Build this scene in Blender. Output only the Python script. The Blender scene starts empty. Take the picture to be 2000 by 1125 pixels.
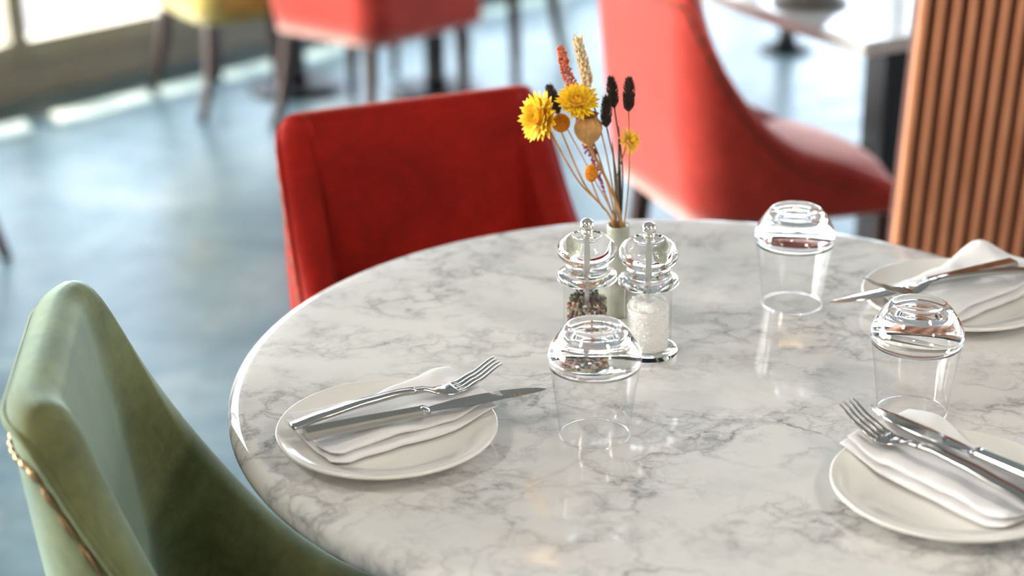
import bpy, bmesh, math, random
from mathutils import Vector, Matrix, noise
R = math.radians
PI = math.pi
random.seed(7)
scn = bpy.context.scene
col = scn.collection

# ------------------------------------------------------------------ camera
F_PX, PITCH, ROLL = 3464.76, 0.380326, -0.0166553
cd = bpy.data.cameras.new('camera')
cam = bpy.data.objects.new('camera', cd); col.objects.link(cam)
fw = Vector((0, math.cos(PITCH), -math.sin(PITCH)))
rx = Vector((1, 0, 0)); up = rx.cross(fw)
r2 = math.cos(ROLL) * rx + math.sin(ROLL) * up
u2 = -math.sin(ROLL) * rx + math.cos(ROLL) * up
M = Matrix((( r2.x, u2.x, -fw.x), (r2.y, u2.y, -fw.y), (r2.z, u2.z, -fw.z))).to_4x4()
M.translation = Vector((0, 0, 1.47735))
cam.matrix_world = M
cd.sensor_width = 36; cd.lens = F_PX / 2000 * 36
cd.clip_start = .05; cd.clip_end = 200
cd.dof.use_dof = True; cd.dof.focus_distance = 1.67; cd.dof.aperture_fstop = 2.8
scn.camera = cam
# ------------------------------------------------------------------ view
vs = scn.view_settings
vs.view_transform = 'Standard'; vs.look = 'None'; vs.gamma = 1; vs.use_curve_mapping = False
vs.exposure = 1.98
cy = scn.cycles
cy.max_bounces = 14; cy.diffuse_bounces = 5; cy.glossy_bounces = 6; cy.transmission_bounces = 14
cy.transparent_max_bounces = 12; cy.caustics_reflective = False; cy.caustics_refractive = True
cy.blur_glossy = 0.4; cy.sample_clamp_indirect = 25
# ------------------------------------------------------------------ world
w = bpy.data.worlds.new('World'); scn.world = w; w.use_nodes = True
nt = w.node_tree; nt.nodes.clear()
out = nt.nodes.new('ShaderNodeOutputWorld'); bg = nt.nodes.new('ShaderNodeBackground')
tc = nt.nodes.new('ShaderNodeTexCoord'); sep = nt.nodes.new('ShaderNodeSeparateXYZ')
cr = nt.nodes.new('ShaderNodeValToRGB')
cr.color_ramp.elements[0].position = 0.0; cr.color_ramp.elements[0].color = (.92, .96, 1, 1)
cr.color_ramp.elements[1].position = .7; cr.color_ramp.elements[1].color = (.50, .70, 1, 1)
nt.links.new(tc.outputs['Generated'], sep.inputs[0]); nt.links.new(sep.outputs['Z'], cr.inputs[0])
def lobe(d, k, c):
    d = Vector(d).normalized()
    dp = nt.nodes.new('ShaderNodeVectorMath'); dp.operation = 'DOT_PRODUCT'; nt.links.new(tc.outputs['Generated'], dp.inputs[0]); dp.inputs[1].default_value = d
    mx = nt.nodes.new('ShaderNodeMath'); mx.operation = 'MAXIMUM'; nt.links.new(dp.outputs['Value'], mx.inputs[0]); mx.inputs[1].default_value = 0
    pw = nt.nodes.new('ShaderNodeMath'); pw.operation = 'POWER'; nt.links.new(mx.outputs[0], pw.inputs[0]); pw.inputs[1].default_value = k
    sc = nt.nodes.new('ShaderNodeVectorMath'); sc.operation = 'SCALE'; sc.inputs[0].default_value = c; nt.links.new(pw.outputs[0], sc.inputs['Scale'])
    return sc.outputs[0]
def addv(a, b):
    n = nt.nodes.new('ShaderNodeVectorMath'); n.operation = 'ADD'; nt.links.new(a, n.inputs[0]); nt.links.new(b, n.inputs[1]); return n.outputs[0]
# sky lobes added to light left-facing sides and brighten far floor and table
sky = addv(addv(cr.outputs[0], lobe((-1, -.05, .25), 5, (8.6, 8.0, 7.2))), lobe((.62, .78, .14), 9, (1.5, 1.7, 2.1)))
nt.links.new(sky, bg.inputs['Color']); nt.links.new(bg.outputs[0], out.inputs[0])
bg.inputs['Strength'].default_value = 1.5

# room frame: s runs along the window wall, t is the distance from it into the room
T0 = -4.837
AX = Vector((.70711, .70711, 0)); NX = Vector((.70711, -.70711, 0))
def ST(s, t, z=0): return AX * s + NX * (t + T0) + Vector((0, 0, z))
S0, S1, TMAX, HC = -4.0, 8.4, 8.2, 3.1

# ------------------------------------------------------------------ sun and portals
sd = bpy.data.lights.new('sun', 'SUN'); sd.energy = 5.0; sd.angle = R(.6); sd.color = (1, .90, .74)
sun = bpy.data.objects.new('sun', sd); col.objects.link(sun)
sdir = (NX * 1.0 - AX * .35).normalized() + Vector((0, 0, -.944))
sun.rotation_euler = sdir.to_track_quat('-Z', 'Y').to_euler()
def portal(name, c, nrm, wd, ht):
    l = bpy.data.lights.new(name, 'AREA'); l.shape = 'RECTANGLE'; l.size = wd; l.size_y = ht
    l.cycles.is_portal = True
    o = bpy.data.objects.new(name, l); col.objects.link(o)
    o.location = c
    z = -nrm; y = Vector((0, 0, 1)); x = y.cross(z)
    m = Matrix(((x.x, y.x, z.x), (x.y, y.y, z.y), (x.z, y.z, z.z))).to_4x4(); m.translation = c
    o.matrix_world = m
portal('portal_side', ST((S0 + S1) / 2, -.04, 1.42), NX, S1 - S0, 2.5)
portal('portal_end', ST(S1 + .04, TMAX / 2, 1.42), -AX, TMAX, 2.5)

# ------------------------------------------------------------------ materials
def mat(name):
    m = bpy.data.materials.new(name); m.use_nodes = True
    b = m.node_tree.nodes['Principled BSDF']
    return m, m.node_tree, b
def N(nt, t, **k):
    n = nt.nodes.new(t)
    for a, v in k.items():
        if a in n.inputs: n.inputs[a].default_value = v
        else: setattr(n, a, v)
    return n
def ramp(nt, src, stops):
    c = nt.nodes.new('ShaderNodeValToRGB'); e = c.color_ramp.elements
    while len(e) < len(stops): e.new(.5)
    for k, (p, cc) in enumerate(stops):
        e[k].position = p; e[k].color = (*cc, 1) if len(cc) == 3 else cc
    nt.links.new(src, c.inputs[0]); return c
def simple(name, c, rough=.5, metal=0, spec=.5, var=.0, vscale=20, bump=0, bscale=200, sheen=0, stint=(1, 1, 1), coat=0):
    m, nt, b = mat(name)
    b.inputs['Base Color'].default_value = (*c, 1); b.inputs['Roughness'].default_value = rough
    b.inputs['Metallic'].default_value = metal; b.inputs['Specular IOR Level'].default_value = spec
    b.inputs['Sheen Weight'].default_value = sheen; b.inputs['Sheen Tint'].default_value = (*stint, 1)
    b.inputs['Sheen Roughness'].default_value = .35; b.inputs['Coat Weight'].default_value = coat
    tcn = N(nt, 'ShaderNodeTexCoord')
    if var:
        n = N(nt, 'ShaderNodeTexNoise', Scale=vscale, Detail=5.0); nt.links.new(tcn.outputs['Object'], n.inputs['Vector'])
        c0 = tuple(max(0, x * (1 - var)) for x in c); c1 = tuple(min(1, x * (1 + var)) for x in c)
        cr = ramp(nt, n.outputs['Fac'], [(.3, c0), (.7, c1)]); nt.links.new(cr.outputs[0], b.inputs['Base Color'])
    if bump:
        n = N(nt, 'ShaderNodeTexNoise', Scale=bscale, Detail=3.0); nt.links.new(tcn.outputs['Object'], n.inputs['Vector'])
        bp = N(nt, 'ShaderNodeBump', Strength=bump, Distance=.002); nt.links.new(n.outputs['Fac'], bp.inputs['Height'])
        nt.links.new(bp.outputs[0], b.inputs['Normal'])
    return m
def velvet(name, c, tint, sheen=.6, scale=7, dark=.78, light=1.2):
    m, nt, b = mat(name)
    tcn = N(nt, 'ShaderNodeTexCoord')
    n1 = N(nt, 'ShaderNodeTexNoise', Scale=scale, Detail=6.0, Roughness=.6, Distortion=.7)
    nt.links.new(tcn.outputs['Object'], n1.inputs['Vector'])
    cr = ramp(nt, n1.outputs['Fac'], [(.33, tuple(x * dark for x in c)), (.5, c), (.68, tuple(min(1, x * light) for x in c))])
    n3 = N(nt, 'ShaderNodeTexNoise', Scale=38.0, Detail=7.0, Roughness=.72, Distortion=1.5); nt.links.new(tcn.outputs['Object'], n3.inputs['Vector'])
    c3 = ramp(nt, n3.outputs['Fac'], [(.34, (.74, .74, .74)), (.66, (1.0, 1.0, 1.0))])
    mm = N(nt, 'ShaderNodeMix', data_type='RGBA', blend_type='MULTIPLY'); mm.inputs[0].default_value = 1
    nt.links.new(cr.outputs[0], mm.inputs[6]); nt.links.new(c3.outputs[0], mm.inputs[7])
    n2 = N(nt, 'ShaderNodeTexNoise', Scale=900.0, Detail=2.0); nt.links.new(tcn.outputs['Object'], n2.inputs['Vector'])
    bp = N(nt, 'ShaderNodeBump', Strength=.25, Distance=.001); nt.links.new(n2.outputs['Fac'], bp.inputs['Height'])
    nt.links.new(bp.outputs[0], b.inputs['Normal']); nt.links.new(mm.outputs[2], b.inputs['Base Color'])
    b.inputs['Roughness'].default_value = .66; b.inputs['Specular IOR Level'].default_value = .12
    b.inputs['Sheen Weight'].default_value = sheen; b.inputs['Sheen Roughness'].default_value = .38
    b.inputs['Sheen Tint'].default_value = (*tint, 1)
    return m
def marble(name, base, vein, sc=1.0, rough=.07):
    m, nt, b = mat(name); L = nt.links.new
    tcn = N(nt, 'ShaderNodeTexCoord'); mp = N(nt, 'ShaderNodeMapping'); L(tcn.outputs['Object'], mp.inputs[0])
    mp.inputs['Rotation'].default_value = (0, 0, R(20)); mp.inputs['Scale'].default_value = (sc * .85, sc * 1.0, sc)
    def warp(scale, amt, src):
        n = N(nt, 'ShaderNodeTexNoise', Scale=scale, Detail=5.0, Roughness=.6); L(src, n.inputs['Vector'])
        s = N(nt, 'ShaderNodeVectorMath', operation='SUBTRACT'); L(n.outputs['Color'], s.inputs[0]); s.inputs[1].default_value = (.5, .5, .5)
        k = N(nt, 'ShaderNodeVectorMath', operation='SCALE'); L(s.outputs[0], k.inputs[0]); k.inputs['Scale'].default_value = amt
        a = N(nt, 'ShaderNodeVectorMath', operation='ADD'); L(src, a.inputs[0]); L(k.outputs[0], a.inputs[1]); return a.outputs[0]
    wv = warp(9, .16, warp(30, .03, mp.outputs[0]))
    def veins(scale, w0, w1):
        v = N(nt, 'ShaderNodeTexVoronoi', feature='DISTANCE_TO_EDGE', Scale=scale); L(wv, v.inputs['Vector'])
        return ramp(nt, v.outputs['Distance'], [(0, (1, 1, 1)), (w0, (.45, .45, .45)), (w1, (0, 0, 0))]).outputs[0]
    def mul(a, b_, k=1):
        x = N(nt, 'ShaderNodeMath', operation='MULTIPLY'); L(a, x.inputs[0])
        if hasattr(b_, 'links'): L(b_, x.inputs[1])
        else: x.inputs[1].default_value = b_
        return x.outputs[0]
    def mask(scale, lo, hi):
        n = N(nt, 'ShaderNodeTexNoise', Scale=scale, Detail=4.0, Roughness=.55); L(mp.outputs[0], n.inputs['Vector'])
        return ramp(nt, n.outputs['Fac'], [(lo, (0, 0, 0)), (hi, (1, 1, 1))]).outputs[0]
    a = mul(veins(16, .035, .12), mask(10, .40, .60))
    c = mul(veins(34, .04, .16), mask(13, .44, .64))
    cl = mul(mask(20, .47, .80), .24)
    ad = N(nt, 'ShaderNodeMath', operation='ADD'); L(mul(a, .62), ad.inputs[0]); L(mul(c, .42), ad.inputs[1])
    ad2 = N(nt, 'ShaderNodeMath', operation='ADD', use_clamp=True); L(ad.outputs[0], ad2.inputs[0]); L(cl, ad2.inputs[1])
    mx = N(nt, 'ShaderNodeMix', data_type='RGBA'); L(ad2.outputs[0], mx.inputs[0])
    mx.inputs[6].default_value = (*base, 1); mx.inputs[7].default_value = (*vein, 1)
    L(mx.outputs[2], b.inputs['Base Color'])
    b.inputs['Roughness'].default_value = rough; b.inputs['Specular IOR Level'].default_value = .55
    return m
def glassmat(name, ior=1.5, c=(1, 1, 1)):
    m = bpy.data.materials.new(name); m.use_nodes = True; nt = m.node_tree; nt.nodes.clear()
    o = N(nt, 'ShaderNodeOutputMaterial'); g = N(nt, 'ShaderNodeBsdfGlass', IOR=ior, Roughness=0.0)
    g.inputs['Color'].default_value = (*c, 1); nt.links.new(g.outputs[0], o.inputs[0]); return m
def panemat(name, tint=(.95, .97, .97), k=.9, f0=.04):
    m = bpy.data.materials.new(name); m.use_nodes = True; nt = m.node_tree; nt.nodes.clear()
    o = N(nt, 'ShaderNodeOutputMaterial'); t = N(nt, 'ShaderNodeBsdfTransparent'); g = N(nt, 'ShaderNodeBsdfGlossy', Roughness=0.0)
    lw = N(nt, 'ShaderNodeLayerWeight', Blend=.5); pw = N(nt, 'ShaderNodeMath', operation='POWER'); pw.inputs[1].default_value = 5
    f = N(nt, 'ShaderNodeMath', operation='MULTIPLY_ADD'); f.inputs[1].default_value = k; f.inputs[2].default_value = f0
    nt.links.new(lw.outputs['Facing'], pw.inputs[0]); nt.links.new(pw.outputs[0], f.inputs[0])
    mx = N(nt, 'ShaderNodeMixShader'); t.inputs[0].default_value = (*tint, 1)
    nt.links.new(f.outputs[0], mx.inputs[0]); nt.links.new(t.outputs[0], mx.inputs[1]); nt.links.new(g.outputs[0], mx.inputs[2])
    nt.links.new(mx.outputs[0], o.inputs[0]); return m
def emitter(name, c, s):
    m, nt, b = mat(name); b.inputs['Emission Color'].default_value = (*c, 1); b.inputs['Emission Strength'].default_value = s
    b.inputs['Base Color'].default_value = (*c, 1); return m
def floormat():
    m, nt, b = mat('polished_concrete'); L = nt.links.new
    tcn = N(nt, 'ShaderNodeTexCoord')
    n1 = N(nt, 'ShaderNodeTexNoise', Scale=2.6, Detail=8.0, Roughness=.68, Distortion=.6); L(tcn.outputs['Object'], n1.inputs['Vector'])
    cr = ramp(nt, n1.outputs['Fac'], [(.32, (.050, .105, .125)), (.46, (.105, .185, .225)), (.56, (.155, .235, .265)), (.70, (.27, .32, .33))])
    n2 = N(nt, 'ShaderNodeTexNoise', Scale=9.0, Detail=7.0, Roughness=.7); L(tcn.outputs['Object'], n2.inputs['Vector'])
    mx = N(nt, 'ShaderNodeMix', data_type='RGBA', blend_type='OVERLAY'); mx.inputs[0].default_value = .55
    L(cr.outputs[0], mx.inputs[6]); L(n2.outputs['Fac'], mx.inputs[7]); L(mx.outputs[2], b.inputs['Base Color'])
    rr = ramp(nt, n2.outputs['Fac'], [(.3, (.26, .26, .26)), (.7, (.44, .44, .44))]); L(rr.outputs[0], b.inputs['Roughness'])
    bp = N(nt, 'ShaderNodeBump', Strength=.10, Distance=.01); L(n2.outputs['Fac'], bp.inputs['Height']); L(bp.outputs[0], b.inputs['Normal'])
    b.inputs['Specular IOR Level'].default_value = .6
    return m
def woodmat(name, c0, c1, rough=.4, sc=1.0):
    m, nt, b = mat(name); L = nt.links.new
    tcn = N(nt, 'ShaderNodeTexCoord'); mp = N(nt, 'ShaderNodeMapping'); mp.inputs['Scale'].default_value = (30 * sc, 30 * sc, 1.6 * sc)
    L(tcn.outputs['Object'], mp.inputs[0])
    n = N(nt, 'ShaderNodeTexNoise', Scale=1.5, Detail=6.0, Roughness=.6, Distortion=.8); L(mp.outputs[0], n.inputs['Vector'])
    cr = ramp(nt, n.outputs['Fac'], [(.3, c0), (.7, c1)]); L(cr.outputs[0], b.inputs['Base Color'])
    b.inputs['Roughness'].default_value = rough; return m

M_ = dict(
    marble=marble('white_marble', (.735, .725, .71), (.25, .25, .255)),
    marble2=marble('pale_marble', (.78, .78, .77), (.5, .5, .5), .8, .10),
    floor=floormat(),
    red=velvet('red_velvet', (.33, .010, .005), (1, .25, .15), .3),
    coral=velvet('coral_velvet', (.48, .045, .032), (1, .68, .60), 1.0),
    green=velvet('sage_velvet', (.155, .168, .068), (.74, 1, .93), 1.0, 9, .68, 1.3),
    yellow=velvet('mustard_velvet', (.55, .41, .12), (1, .92, .6), .6),
    brown=velvet('aubergine_velvet', (.10, .03, .03), (1, .6, .5), .3),
    darkwood=woodmat('dark_wood', (.022, .009, .007), (.048, .019, .013), .35),
    slat=woodmat('copper_toned_wood', (.57, .215, .105), (.74, .33, .175), .36),
    slatback=simple('dark_slat_backing', (.085, .024, .012), .7, var=.2),
    nail=simple('antique_brass', (.30, .20, .11), .3, 1), nail2=simple('dark_bronze', (.11, .055, .035), .5, .8),
    black=simple('black_metal', (.012, .013, .016), .4, .4, var=.1),
    glass=glassmat('clear_glass', 1.5), acrylic=glassmat('clear_acrylic', 1.47, (.985, .99, .99)),
    pane=panemat('window_glass'), thin=panemat('thin_clear_wall', (.985, .99, .99), .85, .085),
    china=simple('cream_glazed_china', (.81, .79, .75), .09, spec=.55, var=.01, vscale=5),
    linen=simple('white_linen', (.83, .82, .83), .9, var=.02, vscale=60, bump=.35, bscale=1400, sheen=.2),
    steel=simple('polished_steel', (.48, .47, .45), .13, 1, var=.03, vscale=30),
    chrome=simple('chrome', (.80, .77, .72), .06, 1, var=.02),
    satin=simple('satin_steel_rod', (.75, .74, .72), .3, 1, var=.02),
    salt=simple('salt', (.90, .89, .87), .5, var=.03, vscale=300),
    celadon=simple('grey_green_glaze', (.33, .345, .28), .22, var=.25, vscale=60, coat=.3),
    petal=simple('yellow_petal', (.95, .60, .012), .6, var=.12, vscale=150, sheen=.2),
    petal2=simple('golden_flower_centre', (.72, .33, .010), .7, var=.25, vscale=300),
    orange=simple('orange_button', (.70, .27, .012), .8, var=.25, vscale=400),
    pod=simple('dry_poppy_pod', (.52, .27, .085), .65, var=.22, vscale=120),
    podcrown=simple('pod_crown', (.28, .085, .015), .7, var=.25, vscale=200),
    wheat=simple('bleached_wheat', (.72, .56, .33), .7, var=.2, vscale=200),
    black_seed=simple('dark_seed_head', (.034, .018, .013), .75, var=.5, vscale=300),
    stem=simple('straw_stem', (.42, .20, .045), .7, var=.25, vscale=90),
    stemg=simple('grey_green_stem', (.13, .10, .045), .7, var=.3, vscale=90),
    stemd=simple('dark_leaf_stem', (.03, .028, .024), .7, var=.3, vscale=90),
    frame=simple('grey_beige_window_paint', (.30, .275, .215), .45, var=.05, vscale=8),
    kick=simple('taupe_kick_board', (.26, .235, .195), .6, var=.08, vscale=6),
    wall=simple('warm_white_wall', (.62, .56, .48), .8, var=.04, vscale=4),
    ceil=simple('white_ceiling', (.72, .70, .66), .9, var=.02, vscale=4),
    deck=simple('pale_paving', (.085, .084, .10), .8, var=.08, vscale=3),
    added_overhang=simple('added_overhang_beige', (.60, .58, .54), .8, var=.05),
    grey=simple('matt_grey_lamp', (.20, .19, .18), .55, .2, var=.06),
    shade=simple('copper_pendant', (.45, .18, .09), .3, .9, var=.05),
    bulb=emitter('warm_bulb', (1, .62, .28), 1.0), bulb2=emitter('bright_warm_bulb', (1, .58, .22), 6),
)
# two-tone amaranth: coral tip, maroon below
def amar():
    m, nt, b = mat('amaranth'); L = nt.links.new
    tcn = N(nt, 'ShaderNodeTexCoord'); s = N(nt, 'ShaderNodeSeparateXYZ'); L(tcn.outputs['Generated'], s.inputs[0])
    n = N(nt, 'ShaderNodeTexNoise', Scale=200.0); L(tcn.outputs['Object'], n.inputs['Vector'])
    a = N(nt, 'ShaderNodeMath', operation='MULTIPLY_ADD'); L(n.outputs['Fac'], a.inputs[0]); a.inputs[1].default_value = .25; L(s.outputs['Z'], a.inputs[2])
    cr = ramp(nt, a.outputs[0], [(.25, (.30, .06, .12)), (.55, (.20, .018, .030)), (.80, (.42, .07, .04)), (1.0, (.62, .16, .08))])
    L(cr.outputs[0], b.inputs['Base Color']); b.inputs['Roughness'].default_value = .75; return m
M_['amaranth'] = amar()
PEP = [simple('peppercorn_' + n, c, .6, var=.3, vscale=500) for n, c in
       (('black', (.03, .024, .022)), ('brown', (.13, .06, .035)), ('cream', (.62, .48, .28)), ('pink', (.42, .10, .10)), ('green', (.30, .27, .14)))]

# ------------------------------------------------------------------ helpers
def finish(bm, name, m, parent=None, smooth=True, loc=None):
    me = bpy.data.meshes.new(name)
    bmesh.ops.recalc_face_normals(bm, faces=bm.faces)
    bm.to_mesh(me); bm.free()
    for x in (m if isinstance(m, (list, tuple)) else [m]): me.materials.append(x)
    if smooth: me.polygons.foreach_set('use_smooth', [True] * len(me.polygons))
    o = bpy.data.objects.new(name, me); col.objects.link(o)
    if parent: o.parent = parent
    if loc is not None: o.location = loc
    return o
def raw(verts, faces, name, m, parent=None, smooth=True, loc=None, recalc=True):
    me = bpy.data.meshes.new(name); me.from_pydata([tuple(v) for v in verts], [], faces); me.update()
    bm = bmesh.new(); bm.from_mesh(me); bpy.data.meshes.remove(me)
    if not recalc:
        me = bpy.data.meshes.new(name); bm.to_mesh(me); bm.free(); me.materials.append(m)
        if smooth: me.polygons.foreach_set('use_smooth', [True] * len(me.polygons))
        o = bpy.data.objects.new(name, me); col.objects.link(o)
        if parent: o.parent = parent
        if loc is not None: o.location = loc
        return o
    return finish(bm, name, m, parent, smooth, loc)
def tag(o, label, cat, group=None, kind=None):
    o['label'] = label; o['category'] = cat
    if group: o['group'] = group
    if kind: o['kind'] = kind
    return o
def struct(o): o['kind'] = 'structure'; return o
def empty(name, loc, rz=0):
    o = bpy.data.objects.new(name, None); col.objects.link(o); o.location = loc; o.rotation_euler = (0, 0, rz); o.empty_display_size = .05
    return o
def copy_tree(o, parent=None):
    c = o.copy(); col.objects.link(c)
    if parent: c.parent = parent
    for ch in [x for x in bpy.data.objects if x.parent == o]: copy_tree(ch, c)
    return c
def lathe(profile, seg=48, name='', m=None, parent=None, loc=None, smooth=True):
    """closed outline (r,z) turned about z; r=0 ends become poles"""
    bm = bmesh.new(); rings = []
    for r, z in profile:
        if r < 1e-7: rings.append([bm.verts.new((0, 0, z))])
        else: rings.append([bm.verts.new((r * math.cos(2 * PI * k / seg), r * math.sin(2 * PI * k / seg), z)) for k in range(seg)])
    for a, b in zip(rings[:-1], rings[1:]):
        for k in range(seg):
            k2 = (k + 1) % seg
            if len(a) == 1 and len(b) == 1: continue
            if len(a) == 1: bm.faces.new((a[0], b[k], b[k2]))
            elif len(b) == 1: bm.faces.new((a[k], a[k2], b[0]))
            else: bm.faces.new((a[k], a[k2], b[k2], b[k]))
    bmesh.ops.remove_doubles(bm, verts=bm.verts, dist=1e-6)
    if m is None: return bm
    return finish(bm, name, m, parent, smooth, loc)
def smoothpts(pts, n=4):
    """Catmull-Rom through the points"""
    out = []
    P = [Vector(p) for p in pts]; P = [P[0] * 2 - P[1]] + P + [P[-1] * 2 - P[-2]]
    for i in range(1, len(P) - 2):
        for k in range(n):
            t = k / n; a, b, c, d = P[i - 1:i + 3]
            out.append(.5 * ((2 * b) + (c - a) * t + (2 * a - 5 * b + 4 * c - d) * t * t + (3 * b - a - 3 * c + d) * t ** 3))
    out.append(P[-2]); return out
def tube(bm, pts, rad, seg=8, cap=True):
    P = [Vector(p) for p in pts]; n = len(P)
    rr = rad if isinstance(rad, (list, tuple)) else [rad] * n
    t0 = (P[1] - P[0]).normalized(); ref = Vector((0, 0, 1)) if abs(t0.z) < .9 else Vector((1, 0, 0))
    u = t0.cross(ref).normalized(); rings = []
    for i in range(n):
        t = (P[min(i + 1, n - 1)] - P[max(i - 1, 0)]).normalized()
        u = (u - t * u.dot(t)).normalized(); v = t.cross(u)
        rings.append([bm.verts.new(P[i] + (u * math.cos(2 * PI * k / seg) + v * math.sin(2 * PI * k / seg)) * rr[i]) for k in range(seg)])
    for a, b in zip(rings[:-1], rings[1:]):
        for k in range(seg): bm.faces.new((a[k], a[(k + 1) % seg], b[(k + 1) % seg], b[k]))
    if cap: bm.faces.new(rings[0][::-1]); bm.faces.new(rings[-1])
    return bm
def box(bm, c, sx, sy, sz, rot=None, bev=0):
    g = bmesh.ops.create_cube(bm, size=1); vs_ = g['verts']
    for v in vs_:
        p = Vector((v.co.x * sx, v.co.y * sy, v.co.z * sz))
        if rot: p = rot @ p
        v.co = p + Vector(c)
    if bev:
        es = list({e for v in vs_ for e in v.link_edges})
        bmesh.ops.bevel(bm, geom=es, offset=bev, segments=2, affect='EDGES', clamp_overlap=True)
    return bm
def stbox(name, s0, s1, t0, t1, z0, z1, m, parent=None, bev=0):
    rot = Matrix.Rotation(R(45), 3, 'Z')   # box x along s, y along -t
    bm = bmesh.new(); c = ST((s0 + s1) / 2, (t0 + t1) / 2, (z0 + z1) / 2)
    box(bm, c, s1 - s0, t1 - t0, z1 - z0, rot, bev)
    return finish(bm, name, m, parent, smooth=False)

# ------------------------------------------------------------------ setting
struct(stbox('floor', S0 - .2, S1 + .2, -.12, TMAX + .2, -.15, 0, M_['floor']))
struct(stbox('ceiling', S0 - .2, S1 + .2, -.12, TMAX + .2, HC, HC + .15, M_['ceil']))
struct(stbox('wall_back', S0 - .2, S1 + .2, TMAX, TMAX + .2, 0, HC, M_['wall']))
struct(stbox('wall_left', S0 - .2, S0, 0, TMAX, 0, HC, M_['wall']))
struct(stbox('wall_front', S0, S1, -.12, 0, 2.62, HC, M_['wall']))
struct(stbox('wall_right', S1, S1 + .12, 0, TMAX, 2.62, HC, M_['wall']))
struct(stbox('baseboard_front', S0, S1, -.12, 0, 0, .112, M_['kick'], bev=.004))
struct(stbox('baseboard_right', S1, S1 + .12, 0, TMAX, 0, .112, M_['kick'], bev=.004))
g = stbox('ground', S0 - 20, S1 + 25, -30, TMAX + 20, -.4, -.2, M_['deck']); struct(g)
struct(stbox('added_overhang', S0 - .2, S1 + .2, -2.48, -.12, 2.78, 2.86, M_['added_overhang']))  # unseen overhang added to trim the sun to a narrow floor streak
n_win = [0]
def window(a0, a1, side):
    n_win[0] += 1
    bm = bmesh.new(); rot = Matrix.Rotation(R(45), 3, 'Z')
    def part(p0, p1, z0, z1, d0=-.075, d1=.012):
        if side == 'front': c = ST((p0 + p1) / 2, (d0 + d1) / 2, (z0 + z1) / 2); box(bm, c, p1 - p0, d1 - d0, z1 - z0, rot, .006)
        else: c = ST(S1 - (d0 + d1) / 2, (p0 + p1) / 2, (z0 + z1) / 2); box(bm, c, d1 - d0, p1 - p0, z1 - z0, rot, .006)
    part(a0, a0 + .03, .112, 2.62); part(a1 - .03, a1, .112, 2.62)
    part(a0 + .03, a1 - .03, .112, .182); part(a0 + .03, a1 - .03, 2.55, 2.62)
    part(a0 + .03, a1 - .03, 1.985, 2.035, -.06, 0)
    fr = struct(finish(bm, f'window_{n_win[0]}', M_['frame'], smooth=False))
    if side == 'front': pn = stbox('pane', a0 + .03, a1 - .03, -.042, -.036, .182, 2.55, M_['pane'], fr)
    else: pn = stbox('pane', S1 + .036, S1 + .042, a0 + .03, a1 - .03, .182, 2.55, M_['pane'], fr)
s = 2.715 - 1.24 * 5
while s < S1 - .2:
    window(max(s, S0), min(s + 1.24, S1), 'front'); s += 1.24
t = 0
while t < TMAX - .2:
    window(t, min(t + 1.366, TMAX), 'right'); t += 1.366667

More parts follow.
